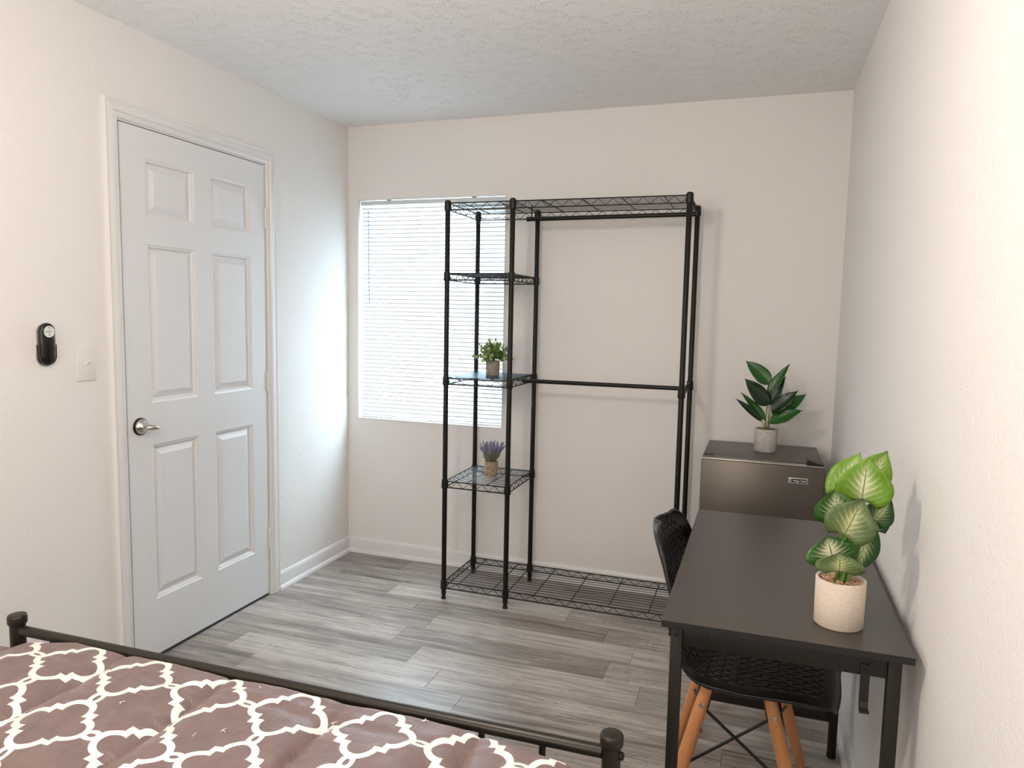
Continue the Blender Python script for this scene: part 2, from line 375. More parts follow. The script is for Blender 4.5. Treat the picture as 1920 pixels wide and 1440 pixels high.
# back wall with window opening
wb_ = MB().box(-T, WX0, 0, T, -.003, H).box(WX1, W+T, 0, T, -.003, H).box(WX0, WX1, 0, T, -.003, WZ0).box(WX0, WX1, 0, T, WZ1, H)
tag(wb_.build('wall_back', 'wall'), 'cream painted wall with the window and the wire rack', None, None, 'structure')
DY1 = -.7188; DY0 = DY1-.7932; DZ = 2.035            # door slab
JY0, JY1, JZ = DY0-.004, DY1+.004, DZ+.004            # clear opening
wl = MB().box(-T, 0, Y0, JY0-.02, -.003, H).box(-T, 0, JY1+.02, 0, -.003, H).box(-T, 0, JY0-.02, JY1+.02, JZ+.02, H).box(-T, -T+.01, JY0-.02, JY1+.02, -.003, JZ+.02)
tag(wl.build('wall_left', 'wall'), 'cream painted wall with the white door', None, None, 'structure')
tag(MB().box(W, W+T, Y0, 0, -.003, H).build('wall_right', 'wall'), 'cream painted wall beside the desk', None, None, 'structure')
tag(MB().box(-T, W+T, Y0-T, Y0, -.003, H).build('wall_front', 'wall'), 'cream painted wall behind the viewer', None, None, 'structure')
# baseboards: profile (thickness, height)
prof = [(0, 0), (.024, 0), (.024, .008), (.020, .016), (.0135, .020), (.012, .022), (.012, .070), (.009, .079), (.004, .085), (0, .086)]
def baseboard(name, wall, a, b_, label):
    mb = MB()
    if wall == 'left': mb.prism([(t, z) for t, z in prof], 1, a, b_)
    elif wall == 'right': mb.prism([(W-t, z) for t, z in prof][::-1], 1, a, b_)
    else: mb.prism([(-t, z) for t, z in prof], 0, a, b_)
    return tag(mb.build(name, 'trim', None, 30), label, None, None, 'structure')
baseboard('baseboard_left', 'left', DY1+.066, 0, 'white baseboard between door casing and corner')
baseboard('baseboard_left', 'left', Y0, DY0-.066, 'white baseboard behind the bed')
baseboard('baseboard_back', 'back', .0, W, 'white baseboard under the window and rack')
baseboard('baseboard_right', 'right', Y0, 0, 'white baseboard beside the desk')

# ------------------------------------------------------------------ door
door = thing('door_1', (0, DY0, 0), 'white six-panel door with lever handle in the left wall', None, None, 'structure')
cols = [(-1.400, -1.155), (-1.060, -.816)]; rows = [(.236, .850), (1.013, 1.614), (1.716, 1.928)]
XB = -.036
slab = MB()
ys = [DY0, cols[0][0], cols[0][1], cols[1][0], cols[1][1], DY1]; zs = [.012, rows[0][0], rows[0][1], rows[1][0], rows[1][1], rows[2][0], rows[2][1], DZ]
for i in range(5):
    for jx in range(7):
        hole_ = (i in (1, 3)) and (jx in (1, 3, 5))
        slab.box(XB, -.018 if hole_ else 0, ys[i], ys[i+1], zs[jx], zs[jx+1])
slab.build('slab', 'door', door)
def panel(y0, y1, z0, z1):
    # moulded frame sloping in, then a raised field
    steps = [(0, 0), (.006, -.004), (.010, -.0045), (.014, -.0150), (.018, -.0150), (.043, -.0040), (.046, -.0040)]
    mb = MB(); rings = [[(x, y0+d, z0+d), (x, y1-d, z0+d), (x, y1-d, z1-d), (x, y0+d, z1-d)] for d, x in steps]
    v = [p for r_ in rings for p in r_]; f = []
    for i in range(len(rings)-1):
        for q in range(4): f.append((i*4+q, i*4+(q+1) % 4, (i+1)*4+(q+1) % 4, (i+1)*4+q))
    n = len(rings); f.append(tuple((n-1)*4+q for q in range(4)))
    mb.add(v, f); mb.build('panel', 'door', door)
for c_ in cols:
    for r_ in rows: panel(c_[0], c_[1], r_[0], r_[1])
# jamb inside the opening
jb = MB().box(-T+.012, -.001, JY0-.02, JY0, 0, JZ+.02).box(-T+.012, -.001, JY1, JY1+.02, 0, JZ+.02).box(-T+.012, -.001, JY0, JY1, JZ, JZ+.02)
jb.build('jamb', 'trim', door)
MB().box(-.034, -.003, JY0+.005, JY1-.005, .0, .011).build('door_sweep', 'thresh', door)
for z in (.286, 1.041, 1.795):
    h_ = MB()
    hl = .044
    for q in range(5):
        za = z-hl+q*2*hl/5; h_.tube([(.006, DY1+.002, za+.0006), (.006, DY1+.002, za+2*hl/5-.0006)], .0055, 10)
    h_.tube([(.006, DY1+.002, z-hl-.003), (.006, DY1+.002, z+hl+.003)], .0035, 8)
    hg = h_.build('hinge', 'trim', door, 40)
    MB().box(-.0005, .0022, DY1+.003, DY1+.011, z-hl, z+hl).box(-.0005, .0018, DY1-.010, DY1-.0005, z-hl, z+hl).build('hinge_leaf', 'trim', hg)
# lever handle
KY, KZ = -1.457, .930
hd = MB().lathe([(.0, .0), (.0335, .0), (.0335, .004), (.031, .007), (.027, .008)], (0.0, KY, KZ), 32, 0, 0).build('handle_ring', 'plastic_black', door, 40)
MB().lathe([(.0285, .006), (.0275, .010), (.022, .017), (.014, .022), (.011, .030), (.0105, .048), (.0, .049)], (0, KY, KZ), 32, 0, 0).build('rosette', 'chrome', hd, 50)
lev = MB(); pts = [(.044, KY-.012, KZ), (.052, KY-.006, KZ), (.056, KY+.006, KZ-.001), (.057, KY+.018, KZ-.003), (.056, KY+.032, KZ-.005), (.054, KY+.040, KZ-.006)]
lev.tube(pts, [.008, .0115, .0118, .0105, .0085, .003], 14); lv = lev.build('lever', 'chrome', hd, 60)
for vtx in lv.data.vertices: vtx.co.z = KZ + (vtx.co.z-KZ)*.85
# casing
trim = thing('trim_1', (0, DY0, 0), 'white moulded casing around the door', None, None, 'structure')
cp_ = [(0, 0), (0, .004), (.004, .009), (.010, .0115), (.014, .0095), (.018, .0095), (.022, .0155), (.040, .0165), (.048, .0135), (.052, .0165), (.058, .0165), (.060, .013), (.060, 0)]  # (distance from opening, thickness)
RV = .006
def casing(kind):
    mb = MB(); n = len(cp_); v = []
    for d, t in cp_:
        e = d+RV
        if kind == 'l': v.append(((t, JY0-e, 0), (t, JY0-e, JZ+e)))
        if kind == 'r': v.append(((t, JY1+e, 0), (t, JY1+e, JZ+e)))
        if kind == 'h': v.append(((t, JY0-e, JZ+e), (t, JY1+e, JZ+e)))
    mb.add([p[0] for p in v]+[p[1] for p in v], [(i, i+1, n+i+1, n+i) for i in range(n-1)])
    mb.build({'l': 'casing_leg', 'r': 'casing_leg', 'h': 'casing_head'}[kind], 'trim', trim, 30)
for q in 'lrh': casing(q)

# ------------------------------------------------------------------ window
win = thing('window_1', (WX0, .06, WZ0), 'white vinyl single-hung window behind the blind', None, None, 'structure')
def rect_frame(x0, x1, z0, z1, y0, y1, wd): return MB().box(x0, x0+wd, y0, y1, z0, z1).box(x1-wd, x1, y0, y1, z0, z1).box(x0+wd, x1-wd, y0, y1, z0, z0+wd).box(x0+wd, x1-wd, y0, y1, z1-wd, z1)
rect_frame(WX0, WX1, WZ0, WZ1, .075, .125, .028).build('window_frame', 'vinyl', win)
ZM = 1.40
for nm, z0, z1, y0 in (('sash', WZ0+.028, ZM+.015, .078), ('sash', ZM-.015, WZ1-.028, .100)):
    sa = rect_frame(WX0+.028, WX1-.028, z0, z1, y0, y0+.02, .03).build(nm, 'vinyl', win)
    MB().box(WX0+.057, WX1-.057, y0+.008, y0+.012, z0+.029, z1-.029).build('pane', 'glass', sa)
# corner bead / thin white reveal edge round the opening
rect_frame(WX0, WX1, WZ0, WZ1, -.003, .020, .006).build('reveal_edge', 'trim', win)

blind = thing('window_blind', (.49, .03, WZ0), 'white horizontal mini blind covering the window', 'blind')
BX0, BX1 = WX0+.011, WX1-.011; BY = .030
MB().bbox(BX0, BX1, BY-.014, BY+.014, WZ1-.030, WZ1-.008, .002).build('headrail', 'blind_rail', blind)
for x in (.245, .745): MB().box(x-.012, x+.012, BY-.018, BY+.012, WZ1-.0085, WZ1-.0065).build('bracket', 'desk_metal', blind)
MB().bbox(BX0, BX1, BY-.011, BY+.011, WZ0+.003, WZ0+.017, .003).build('bottom_rail', 'white_plastic', blind)
NS = 52; z_top = WZ1-.042; z_bot = WZ0+.030; pit = (z_top-z_bot)/(NS-1); tilt = R(70)
sl = []
for i in range(5):
    t = (-1, -.46, 0, .5, 1)[i]; wv_ = t*.0125; cr = .0022*(1-t*t)
    # local: along slat width (inner edge low, outer edge high) with a slight crown
    yy = wv_*math.cos(tilt) - cr*math.sin(tilt); zz = wv_*math.sin(tilt) + cr*math.cos(tilt)
    sl.append((yy, zz))
v = [(BX0+.002, y, z) for y, z in sl]+[(BX1-.002, y, z) for y, z in sl]
sme = bpy.data.meshes.new('slat'); L_ = blind.location
sme.from_pydata([(x-L_.x, y, z) for x, y, z in v], [], [(i, i+1, 6+i, 5+i) for i in range(4)]); sme.materials.append(MAT['slat']); sme.materials.append(MAT['slat_shade_line']); sme.polygons[0].material_index = 1
for p in sme.polygons: p.use_smooth = True
for i in range(NS):
    o = bpy.data.objects.new('slat', sme); COL.objects.link(o); o.parent = blind; o.location = (0, BY-L_.y, z_bot+i*pit-L_.z)
for x in (.20, .50, .80):
    MB().tube([(x, BY-.0135, WZ0+.015), (x, BY-.0135, WZ1-.03)], .0006, 5).build('ladder_cord', 'white_plastic', blind)
    MB().box(x-.008, x+.008, BY-.0125, BY-.0108, WZ0+.002, WZ0+.019).build('cord_clip', 'white_plastic', blind)
MB().tube([(.121, BY-.020, 1.930), (.127, BY-.020, 1.424)], .0024, 8).build('tilt_wand', 'wand', blind, 60)

# ------------------------------------------------------------------ switch and remote
sw = thing('light_switch', (0, -1.679, 1.18), 'ivory toggle light switch on the wall beside the door', 'light switch')
MB().bbox(.0, .006, -1.716, -1.642, 1.122, 1.240, .003, 2).build('cover_plate', 'ivory', sw, 40)
MB().box(.006, .0072, -1.684, -1.674, 1.168, 1.193).build('toggle_slot', 'ivory', sw)
MB().prism([(.006, 1.178), (.006, 1.188), (.020, 1.194), (.021, 1.187)], 1, -1.6825, -1.6755).build('toggle', 'ivory', sw)
for z in (1.150, 1.212): MB().lathe([(.0034, .006), (.003, .0075), (0, .0077)], (0, -1.679, z), 12, 0, 0).build('screw', 'white_plastic', sw, 40)
RY, RZ = -1.829, 1.256; hh = .071; rw_ = .034
hold = thing('remote_holder', (0, RY, RZ-.07), 'clear wall cradle holding the black remote', 'wall holder')
def stadium(y, z, w_, h_, n=12):
    P = []
    for k in range(n+1): t = math.pi*k/n; P.append((y+w_*math.cos(t), z+h_-w_+w_*math.sin(t)))
    for k in range(n+1): t = math.pi+math.pi*k/n; P.append((y+w_*math.cos(t), z-h_+w_+w_*math.sin(t)))
    return P
def slabst(mb, y, z, layers):
    rings = [[(x, p[0], p[1]) for p in stadium(y, z, w_, h_)] for x, w_, h_ in layers]; n = len(rings[0])
    v = [p for r_ in rings for p in r_]; f = [tuple(range(n))[::-1], tuple((len(rings)-1)*n+k for k in range(n))]
    for i in range(len(rings)-1):
        for k in range(n): f.append((i*n+k, i*n+(k+1) % n, (i+1)*n+(k+1) % n, (i+1)*n+k))
    return mb.add(v, f)
slabst(MB(), RY, RZ-.004, [(.0, .026, .066), (.004, .026, .066)]).build('back_plate', 'cradle', hold, 40)
def cup(mb, r_in, r_out, zc, ztop, x0, x1, n=16):
    ii = [(RY-r_in, ztop)]+[(RY+r_in*math.cos(math.pi+math.pi*k/n), zc+r_in*math.sin(math.pi+math.pi*k/n)) for k in range(n+1)]+[(RY+r_in, ztop)]
    oo = [(RY-r_out, ztop)]+[(RY+r_out*math.cos(math.pi+math.pi*k/n), zc+r_out*math.sin(math.pi+math.pi*k/n)) for k in range(n+1)]+[(RY+r_out, ztop)]
    L = len(ii); v = [(x0, *p) for p in ii]+[(x0, *p) for p in oo]+[(x1, *p) for p in ii]+[(x1, *p) for p in oo]; f = []
    for i in range(L-1): f += [(i, i+1, L+i+1, L+i), (2*L+i, 3*L+i, 3*L+i+1, 2*L+i+1), (i, 2*L+i, 2*L+i+1, i+1), (L+i, L+i+1, 3*L+i+1, 3*L+i)]
    f += [(0, L, 3*L, 2*L), (L-1, 3*L-1, 4*L-1, 2*L-1)]
    return mb.add(v, f)
cup(MB(), .0262, .0288, RZ-.040, RZ-.004, .003, .019).build('cradle_cup', 'remote', hold, 40)
cup(MB(), .0280, .0305, RZ-.044, RZ-.030, .0, .005).build('cradle_rim', 'cradle', hold, 40)
rem = thing('remote_control', (.005, RY, RZ-.07), 'black oval fan remote with white round button pad', 'remote')
slabst(MB(), RY, RZ, [(.0048, .021, .061), (.008, .0252, .0655), (.016, .0260, .0665), (.021, .0235, .064), (.023, .0190, .0595)]).build('body', 'remote', rem, 50)
PZ = RZ+.038
MB().lathe([(.0185, .0225), (.0185, .0240), (.0, .0242)], (0, RY+.001, PZ), 32, 0, 0).build('button_pad', 'white_plastic', rem, 40)
def text(s_, size, mat, parent, loc, rot, extrude=.0002, name='lettering', bold=False):
    cu = bpy.data.curves.new(name, 'FONT'); cu.body = s_; cu.size = size; cu.extrude = extrude; cu.align_x = 'CENTER'; cu.align_y = 'CENTER'
    if bold: cu.offset = size*.018
    tmp = bpy.data.objects.new('tmp_text', cu); COL.objects.link(tmp); dg = bpy.context.evaluated_depsgraph_get()
    me = bpy.data.meshes.new_from_object(tmp.evaluated_get(dg)); bpy.data.objects.remove(tmp); me.name = name
    o = link_obj(name, me, mat, parent); o.location = Vector(loc)-top(parent).location; o.rotation_euler = rot; return o
rx = (R(90), 0, R(90))
for s_, dy, dz in (('MED', 0, .0122), ('LOW', -.0110, .0005), ('HI', .0115, .0005)):
    text(s_, .0052, 'ink_grey', rem, (.0245, RY+.001+dy, PZ+dz), rx)
MB().tube([(.0245, RY+.001+.0042*math.cos(t), PZ+.0042*math.sin(t)) for t in [2*math.pi*k/16 for k in range(16)]], .0008, 5, closed=True).build('centre_button', 'ink_grey', rem, 60)
MB().lathe([(.0024, .0243), (.0018, .0248), (0, .025)], (0, RY+.001, PZ-.0105), 10, 0, 0).build('lamp_symbol', 'ink_grey', rem, 60)

# ------------------------------------------------------------------ clothes rack
RX0, RX1, RX2, RYF, RYR, RZT = .803, 1.1195, 1.8895, -.4472, -.0685, 1.891
rack = thing('clothes_rack', (RX0, RYF, 0), 'black wire closet rack with shelves and two hanging rods', 'clothes rack')
PR = .0117
def collar(mb, x, y, z):
    mb.lathe([(PR+.0005, z-.020), (.0158, z-.020), (.0165, z-.016), (.0150, z+.018), (PR+.0005, z+.020)], (x, y, 0), 16)
posts = [(x, y) for x in (RX0, RX1, RX2) for y in (RYF, RYR)]
for x, y in posts:
    p_ = MB().lathe([(PR, .030), (PR, RZT-.004), (PR*.9, RZT-.001), (0, RZT-.001)], (x, y, 0), 16).build('post', 'post', rack, 40)
    MB().lathe([(.0, .0), (.0115, .0), (.0125, .004), (.0110, .008), (.0095, .012), (.0095, .020), (.0122, .026), (.0122, .034), (0, .034)], (x, y, 0), 14).build('leveling_foot', 'plastic_black', p_, 40)
    MB().lathe([(.0128, RZT-.004), (.0128, RZT-.001), (.010, RZT+.0025), (0, RZT+.003)], (x, y, 0), 14).build('post_cap', 'plastic_black', p_, 40)
def wire_shelf(x0, x1, z, supports, levels_posts, liner=None):
    # z = top rail height
    hb = .030
    sh = MB(); ya, yb = RYF, RYR
    for zz in (z, z-hb):
        sh.tube([(x0, ya, zz), (x1, ya, zz), (x1, yb, zz), (x0, yb, zz)], .0031, 6, closed=True) if False else None
        for p, q in (((x0, ya), (x1, ya)), ((x0, yb), (x1, yb)), ((x0, ya), (x0, yb)), ((x1, ya), (x1, yb))):
            sh.tube([(p[0], p[1], zz), (q[0], q[1], zz)], .0031, 6)
    def zig(p, q):
        n = max(4, round(math.hypot(q[0]-p[0], q[1]-p[1])/.032)); n += n % 2
        pts = []
        for i in range(n+1):
            t = i/n; pts.append((p[0]+(q[0]-p[0])*t, p[1]+(q[1]-p[1])*t, z-.001 if i % 2 == 0 else z-hb+.001))
        sh.tube(pts, .0019, 5)
    zig((x0, ya), (x1, ya)); zig((x0, yb), (x1, yb)); zig((x0, ya), (x0, yb)); zig((x1, ya), (x1, yb))
    so = sh.build('wire_shelf', 'wire', rack, 60)
    wm = MB(); n = 13
    for i in range(1, n): y = ya+(yb-ya)*i/n; wm.tube([(x0, y, z+.0022), (x1, y, z+.0022)], .0014, 5)
    tag(wm.build('wire_mat', 'wire', so), None, None, None, 'stuff')
    for x in supports: MB().tube([(x, ya, z-.0025), (x, yb, z-.0025)], .0026, 6).build('support_wire', 'wire', so, 60)
    cm = MB()
    for x, y in levels_posts: MB().lathe([(PR+.0004, z-.034), (.0152, z-.034), (.0165, z-.030), (.0150, z+.006), (PR+.0004, z+.009)], (x, y, 0), 16).build('collar', 'plastic_black', so, 40)
    if liner: MB().box(x0+.012, x1-.012, ya+.012, yb-.012, z+.0037, z+.0049).build('shelf_liner', liner, so)
    return so
allp = posts; leftp = posts[:4]
sup = [.878, 1.056, RX1+.010, 1.258, 1.434, 1.608, 1.786]
wire_shelf(RX0, RX2, RZT-.010, sup, allp)
wire_shelf(RX0, RX2, .083, sup, allp)
sl3 = [.91, 1.012]
wire_shelf(RX0, RX1, 1.560, sl3, leftp, 'liner')
wire_shelf(RX0, RX1, 1.074, sl3, leftp, 'liner')
wire_shelf(RX0, RX1, .580, sl3, leftp, 'liner_clear')
# rods
rod = MB().tube([(1.131, -.262, 1.8245), (RX2+.012, -.262, 1.8285)], .0098, 14).build('hanging_rod', 'wire', rack, 50)
MB().lathe([(.0112, 0), (.0112, .008), (0, .008)], (1.127, -.262, 1.8245), 14, 0, 0).build('rod_cap', 'plastic_black', rod, 40)
for x in (1.150, RX2-.004): MB().tube([(x, -.262, 1.834), (x, -.262, 1.884), (x, -.254, 1.889)], .003, 6).build('rod_hook', 'wire', rod, 60)
rod2 = MB().tube([(RX1+.006, -.262, 1.062), (RX2-.005, -.262, 1.063)], .0098, 14).build('hanging_rod', 'wire', rack, 50)
MB().lathe([(.0115, 0), (.0118, .010), (.010, .018)], (RX1+.003, -.262, 1.062), 14, 0, 0).build('rod_clamp', 'plastic_black', rod2, 40)
# side bracket between the right posts
br = MB()
for zz in (1.078, 1.048): br.tube([(RX2, RYF, zz), (RX2, RYR, zz)], .0031, 6)
pts = [(RX2, RYF+(RYR-RYF)*i/12, 1.078 if i % 2 == 0 else 1.048) for i in range(13)]; br.tube(pts, .0019, 5)
bo = br.build('side_bracket', 'wire', rack, 60)
for y in (RYF, RYR): MB().lathe([(PR+.0004, 1.040), (.0152, 1.040), (.0165, 1.044), (.0150, 1.082), (PR+.0004, 1.085)], (RX2, y, 0), 16).build('collar', 'plastic_black', bo, 40)

# ------------------------------------------------------------------ mini fridge
FX0, FX1, FY0, FY1, FZ = 1.988, 2.457, -.5235, -.0845, .8126
fr_ = thing('mini_fridge', (FX0, FY0, 0), 'dark grey compact refrigerator standing behind the desk', 'refrigerator')
MB().bbox(FX0+.002, FX1-.002, FY0+.052, FY1, .025, FZ, .004).build('cabinet', 'fridge_body', fr_, 40)
dr = MB().bbox(FX0, FX1, FY0, FY0+.046, .045, FZ-.010, .004, 2).build('fridge_door', 'steel', fr_, 40)
MB().bbox(FX0+.001, FX1-.001, FY0+.003, FY0+.046, FZ-.010, FZ-.004, .0015).build('door_cap', 'fridge_edge', dr, 40)
MB().box(FX0+.006, FX1-.006, FY0+.046, FY0+.052, .05, FZ-.004).build('door_gasket', 'gap_dark', fr_)
MB().prism([(FX1-.064, FZ-.004), (FX1-.004, FZ-.004), (FX1-.004, FZ+.003), (FX1-.030, FZ+.006), (FX1-.064, FZ+.018)], 1, FY0+.008, FY0+.050).build('hinge_cover', 'plastic_black', fr_)
MB().bbox(FX0+.008, FX0+.045, FY0+.055, FY0+.075, FZ, FZ+.003, .001).build('hinge_pad', 'desk_metal', fr_)
for x in (FX0+.03, FX1-.03):
    for y in (FY0+.08, FY1-.03): MB().lathe([(.014, 0), (.016, .01), (.016, .026)], (x, y, 0), 14).build('foot', 'plastic_black', fr_, 40)
BXc, BZc = 2.3625, .746
bd = MB().bbox(BXc-.0355, BXc+.0355, FY0-.0016, FY0+.001, BZc-.0105, BZc+.0105, .0012, 2).build('badge', 'badge_white', dr, 40)
MB().box(BXc-.0328, BXc+.0328, FY0-.0022, FY0-.0014, BZc-.0080, BZc+.0080).build('badge_field', 'ink_black', bd)
text('Magic Chef', .0108, 'badge_white', bd, (BXc+.005, FY0-.0024, BZc-.0005), (R(90), 0, 0), .0002, 'badge_lettering', True)
ic = MB().lathe([(.0026, 0), (.0026, .0004)], (BXc-.0275, FY0-.0026, BZc+.003), 10, 0, 1)
for dx in (-.002, .002): ic.lathe([(.002, 0), (.002, .0004)], (BXc-.0275+dx, FY0-.0026, BZc+.0022), 8, 0, 1)
ic.box(BXc-.0291, BXc-.0259, FY0-.0026, FY0-.0022, BZc-.006, BZc+.0015).build('badge_emblem', 'badge_white', bd)

# ------------------------------------------------------------------ desk
DX0, DX1, DKY0, DKY1, DKZ = 2.0292, 2.503, -2.0644, -1.131, .7499
desk = thing('desk', (DX0, DKY0, 0), 'dark brown-black writing desk with steel legs along the right wall', 'desk')
tt = MB().bbox(DX0, DX1, DKY0, DKY1, DKZ-.015, DKZ, .0008, 1).build('desktop', ['desk', 'desk_edge'], desk)
for p in tt.data.polygons: p.material_index = 0 if p.normal.z > .9 else 1
LW = .0245
lx = (DX0+.018, DX1-.018-LW); ly = (DKY0+.016, DKY1-.016-LW)
for x in lx:
    for y in ly:
        lg = MB().bbox(x, x+LW, y, y+LW, .012, DKZ-.0155, .002).build('leg', 'desk_metal', desk, 30)
        MB().lathe([(.013, 0), (.0145, .004), (.0145, .012)], (x+LW/2, y+LW/2, 0), 12).build('leg_foot', 'plastic_black', lg, 40)
for y in ly:
    ap = MB().bbox(lx[0]+LW+.0005, lx[1]-.0005, y+.003, y+LW-.003, .692, DKZ-.0155, .002).build('apron', 'desk_metal', desk, 30)
    if y == ly[0]:
        for x in (lx[0]+.012, lx[0]+.075, lx[1]-.03): MB().lathe([(.0045, .0005), (.0040, -.0015), (0, -.002)], (x, (y if x < lx[0]+LW else y+.003), .716), 10, 0, 1).build('bolt', 'plastic_black', ap, 50)
for x in (lx[0], lx[1]): MB().bbox(x+.005, x+LW-.005, ly[0]+LW+.0005, ly[1]-.0005, .700, DKZ-.0155, .002).build('side_rail', 'desk_metal', desk, 30)
MB().bbox(lx[0]+LW+.0005, lx[1]-.0005, ly[1]+.004, ly[1]+LW-.004, .118, .148, .002).build('stretcher', 'desk_metal', desk, 30)
# gusset corner plates
for y in (ly[0]-.001,):
    for x, s_ in ((lx[0], 1), (lx[1]+LW, -1)):
        pass
hk = MB(); hx = 2.4215; hy = ly[0]+.0018
pts = [(hy, .716), (hy-.002, .716), (hy-.002, .640), (hy-.006, .630), (hy-.016, .626), (hy-.022, .632), (hy-.0238, .6315), (hy-.0172, .6236), (hy-.0055, .6270), (hy, .638)]
hk.prism([(y, z) for y, z in pts][::-1], 0, hx-.0085, hx+.0085)
ho = hk.build('side_hook', 'desk_metal', desk)
MB().lathe([(.0045, 0), (.004, -.002), (0, -.0024)], (hx, hy-.002, .704), 12, 0, 1).build('hook_screw', 'plastic_black', ho, 50)

# ------------------------------------------------------------------ chair (faces the wall, +x)
CX, CY = 2.18, -1.505
chair = thing('shell_chair', (CX, CY, 0), 'black perforated shell chair with wooden legs pushed under the desk', 'chair')
# profile of the shell centre line: (x, z)
pf = [(2.440, .418), (2.425, .444), (2.39, .457), (2.33, .458), (2.26, .452), (2.19, .446), (2.12, .448), (2.075, .462), (2.045, .492), (2.025, .535), (2.008, .60), (1.994, .642), (1.979, .692), (1.964, .733), (1.953, .760), (1.945, .778), (1.939, .790), (1.936, .797), (1.935, .801)]
hw = [.150, .185, .210, .222, .226, .226, .224, .222, .220, .217, .212, .207, .199, .187, .170, .148, .119, .085, .045]
def cat(pts, n):
    P = [Vector(p) for p in pts]; out = []
    L = [0]
    for i in range(1, len(P)): L.append(L[-1]+(P[i]-P[i-1]).length)
    for k_ in range(n+1):
        s_ = L[-1]*k_/n; i = 0
        while i < len(P)-2 and L[i+1] < s_: i += 1
        t = (s_-L[i])/(L[i+1]-L[i]); p0, p1, p2, p3 = P[max(i-1, 0)], P[i], P[i+1], P[min(i+2, len(P)-1)]
        out.append(.5*((2*p1)+(p2-p0)*t+(2*p0-5*p1+4*p2-p3)*t*t+(3*p1-p0-3*p2+p3)*t**3))
    return out
NSs, NT_ = 112, 54
cl = cat([(x, z, h) for (x, z), h in zip(pf, hw)], NSs)
v = []; uvw = []
for i, p in enumerate(cl):
    s_ = i/NSs; a_ = cl[max(i-1, 0)]; b_ = cl[min(i+1, NSs)]; d = Vector((b_.x-a_.x, b_.y-a_.y)).normalized(); nrm = Vector((d.y, -d.x))
    if nrm.x < 0 and s_ > .5: nrm = -nrm
    if s_ <= .5 and nrm.y < 0: nrm = -nrm
    # side curl lifts the edges toward the sitter
    curl = -.012*max(0, 1-s_/.35) + .036*min(1, max(0, (s_-.43)/.22))*(1-.35*max(0, (s_-.8)/.2))
    for j in range(NT_+1):
        t = -1+2*j/NT_; c_ = curl*abs(t)**2.6
        yo = t*p.z*(1-.02*abs(t)**3); xo = p.x+nrm.x*c_-CX
        v.append((CX+xo*.9974+yo*.072, CY+yo*.9974-xo*.072, p.y+nrm.y*c_))
f = []
for i in range(NSs):
    for j in range(NT_):
        s_ = (i+.5)/NSs; t = abs(-1+2*(j+.5)/NT_)
        inside = (.10 < s_ < .93) and t < .80
        if s_ > .78: inside = inside and t < .80-(s_-.78)*1.2
        st2 = (i + (3 if (j//2) % 2 else 0)) % 5
        if inside and j % 2 == 1 and st2 >= 2: continue
        n0 = NT_+1; f.append((i*n0+j, i*n0+j+1, (i+1)*n0+j+1, (i+1)*n0+j))
sh_o = MB().add(v, f).build('seat_shell', 'shell', chair, 50)
md = sh_o.modifiers.new('thickness', 'SOLIDIFY'); md.thickness = .0055; md.offset = 0
rim_pts = []
n0 = NT_+1
loop = [v[j] for j in range(n0)] + [v[i*n0+NT_] for i in range(1, NSs+1)] + [v[NSs*n0+j] for j in range(NT_-1, -1, -1)] + [v[i*n0] for i in range(NSs-1, 0, -1)]
MB().tube(loop[::2], .0052, 8, closed=True).build('shell_rim', 'shell', chair, 60)
# legs
tops = [(CX-.068, -.172), (CX+.080, -.172), (CX-.072, .172), (CX+.084, .172)]
bots = [(CX-.178, -.245), (CX+.200, -.245), (CX-.178, .245), (CX+.200, .245)]
def lp(i, t):
    a_, b_ = tops[i], bots[i]; z = .436*(1-t)+.004*t
    return Vector((a_[0]+(b_[0]-a_[0])*t, CY+a_[1]+(b_[1]-a_[1])*t, z))
for i in range(4):
    pts = [lp(i, t) for t in (0.03, .15, .4, .7, .95, 1)]
    lg = MB().tube(pts, [.0150, .0172, .0180, .0165, .0135, .0125], 16).build('leg', 'beech', chair, 50)
    out = -1 if i < 2 else 1
    for t in (.12, .52):
        q = lp(i, t); mbs = MB().lathe([(.0062, 0), (.0062, .0022*out), (.0035, .003*out), (0, .002*out)], (q.x, q.y+out*.0165, q.z), 12, 0, 1); mbs.build('screw', 'screw', lg, 50)
    # steel bracket from leg to seat
    q = lp(i, .02); xs_ = 1 if i % 2 == 0 else -1
    MB().tube([lp(i, .16)+Vector((xs_*.015, 0, 0)), q+Vector((xs_*.013, -out*.004, .0)), Vector((q.x+xs_*.03, q.y-out*.02, .434)), Vector((CX-.005, CY+(-.10 if i < 2 else .10), .436))], .0055, 8).build('seat_bracket', 'plastic_black', chair, 50)
def brace(i, ti, j, tj, off=0):
    a_, b_ = lp(i, ti), lp(j, tj); b2 = a_.lerp(b_, .02); e2 = a_.lerp(b_, .98)
    MB().tube([b2+Vector((0, off, 0)), e2+Vector((0, off, 0))], .0042, 8).build('cross_brace', 'plastic_black', chair, 60)
for i, j in ((0, 1), (2, 3), (0, 2), (1, 3)):
    ax_ = 1 if (i, j) in ((0, 1), (2, 3)) else 0
    brace(i, .14, j, .52); brace(i, .52, j, .14, .009 if ax_ else 0)

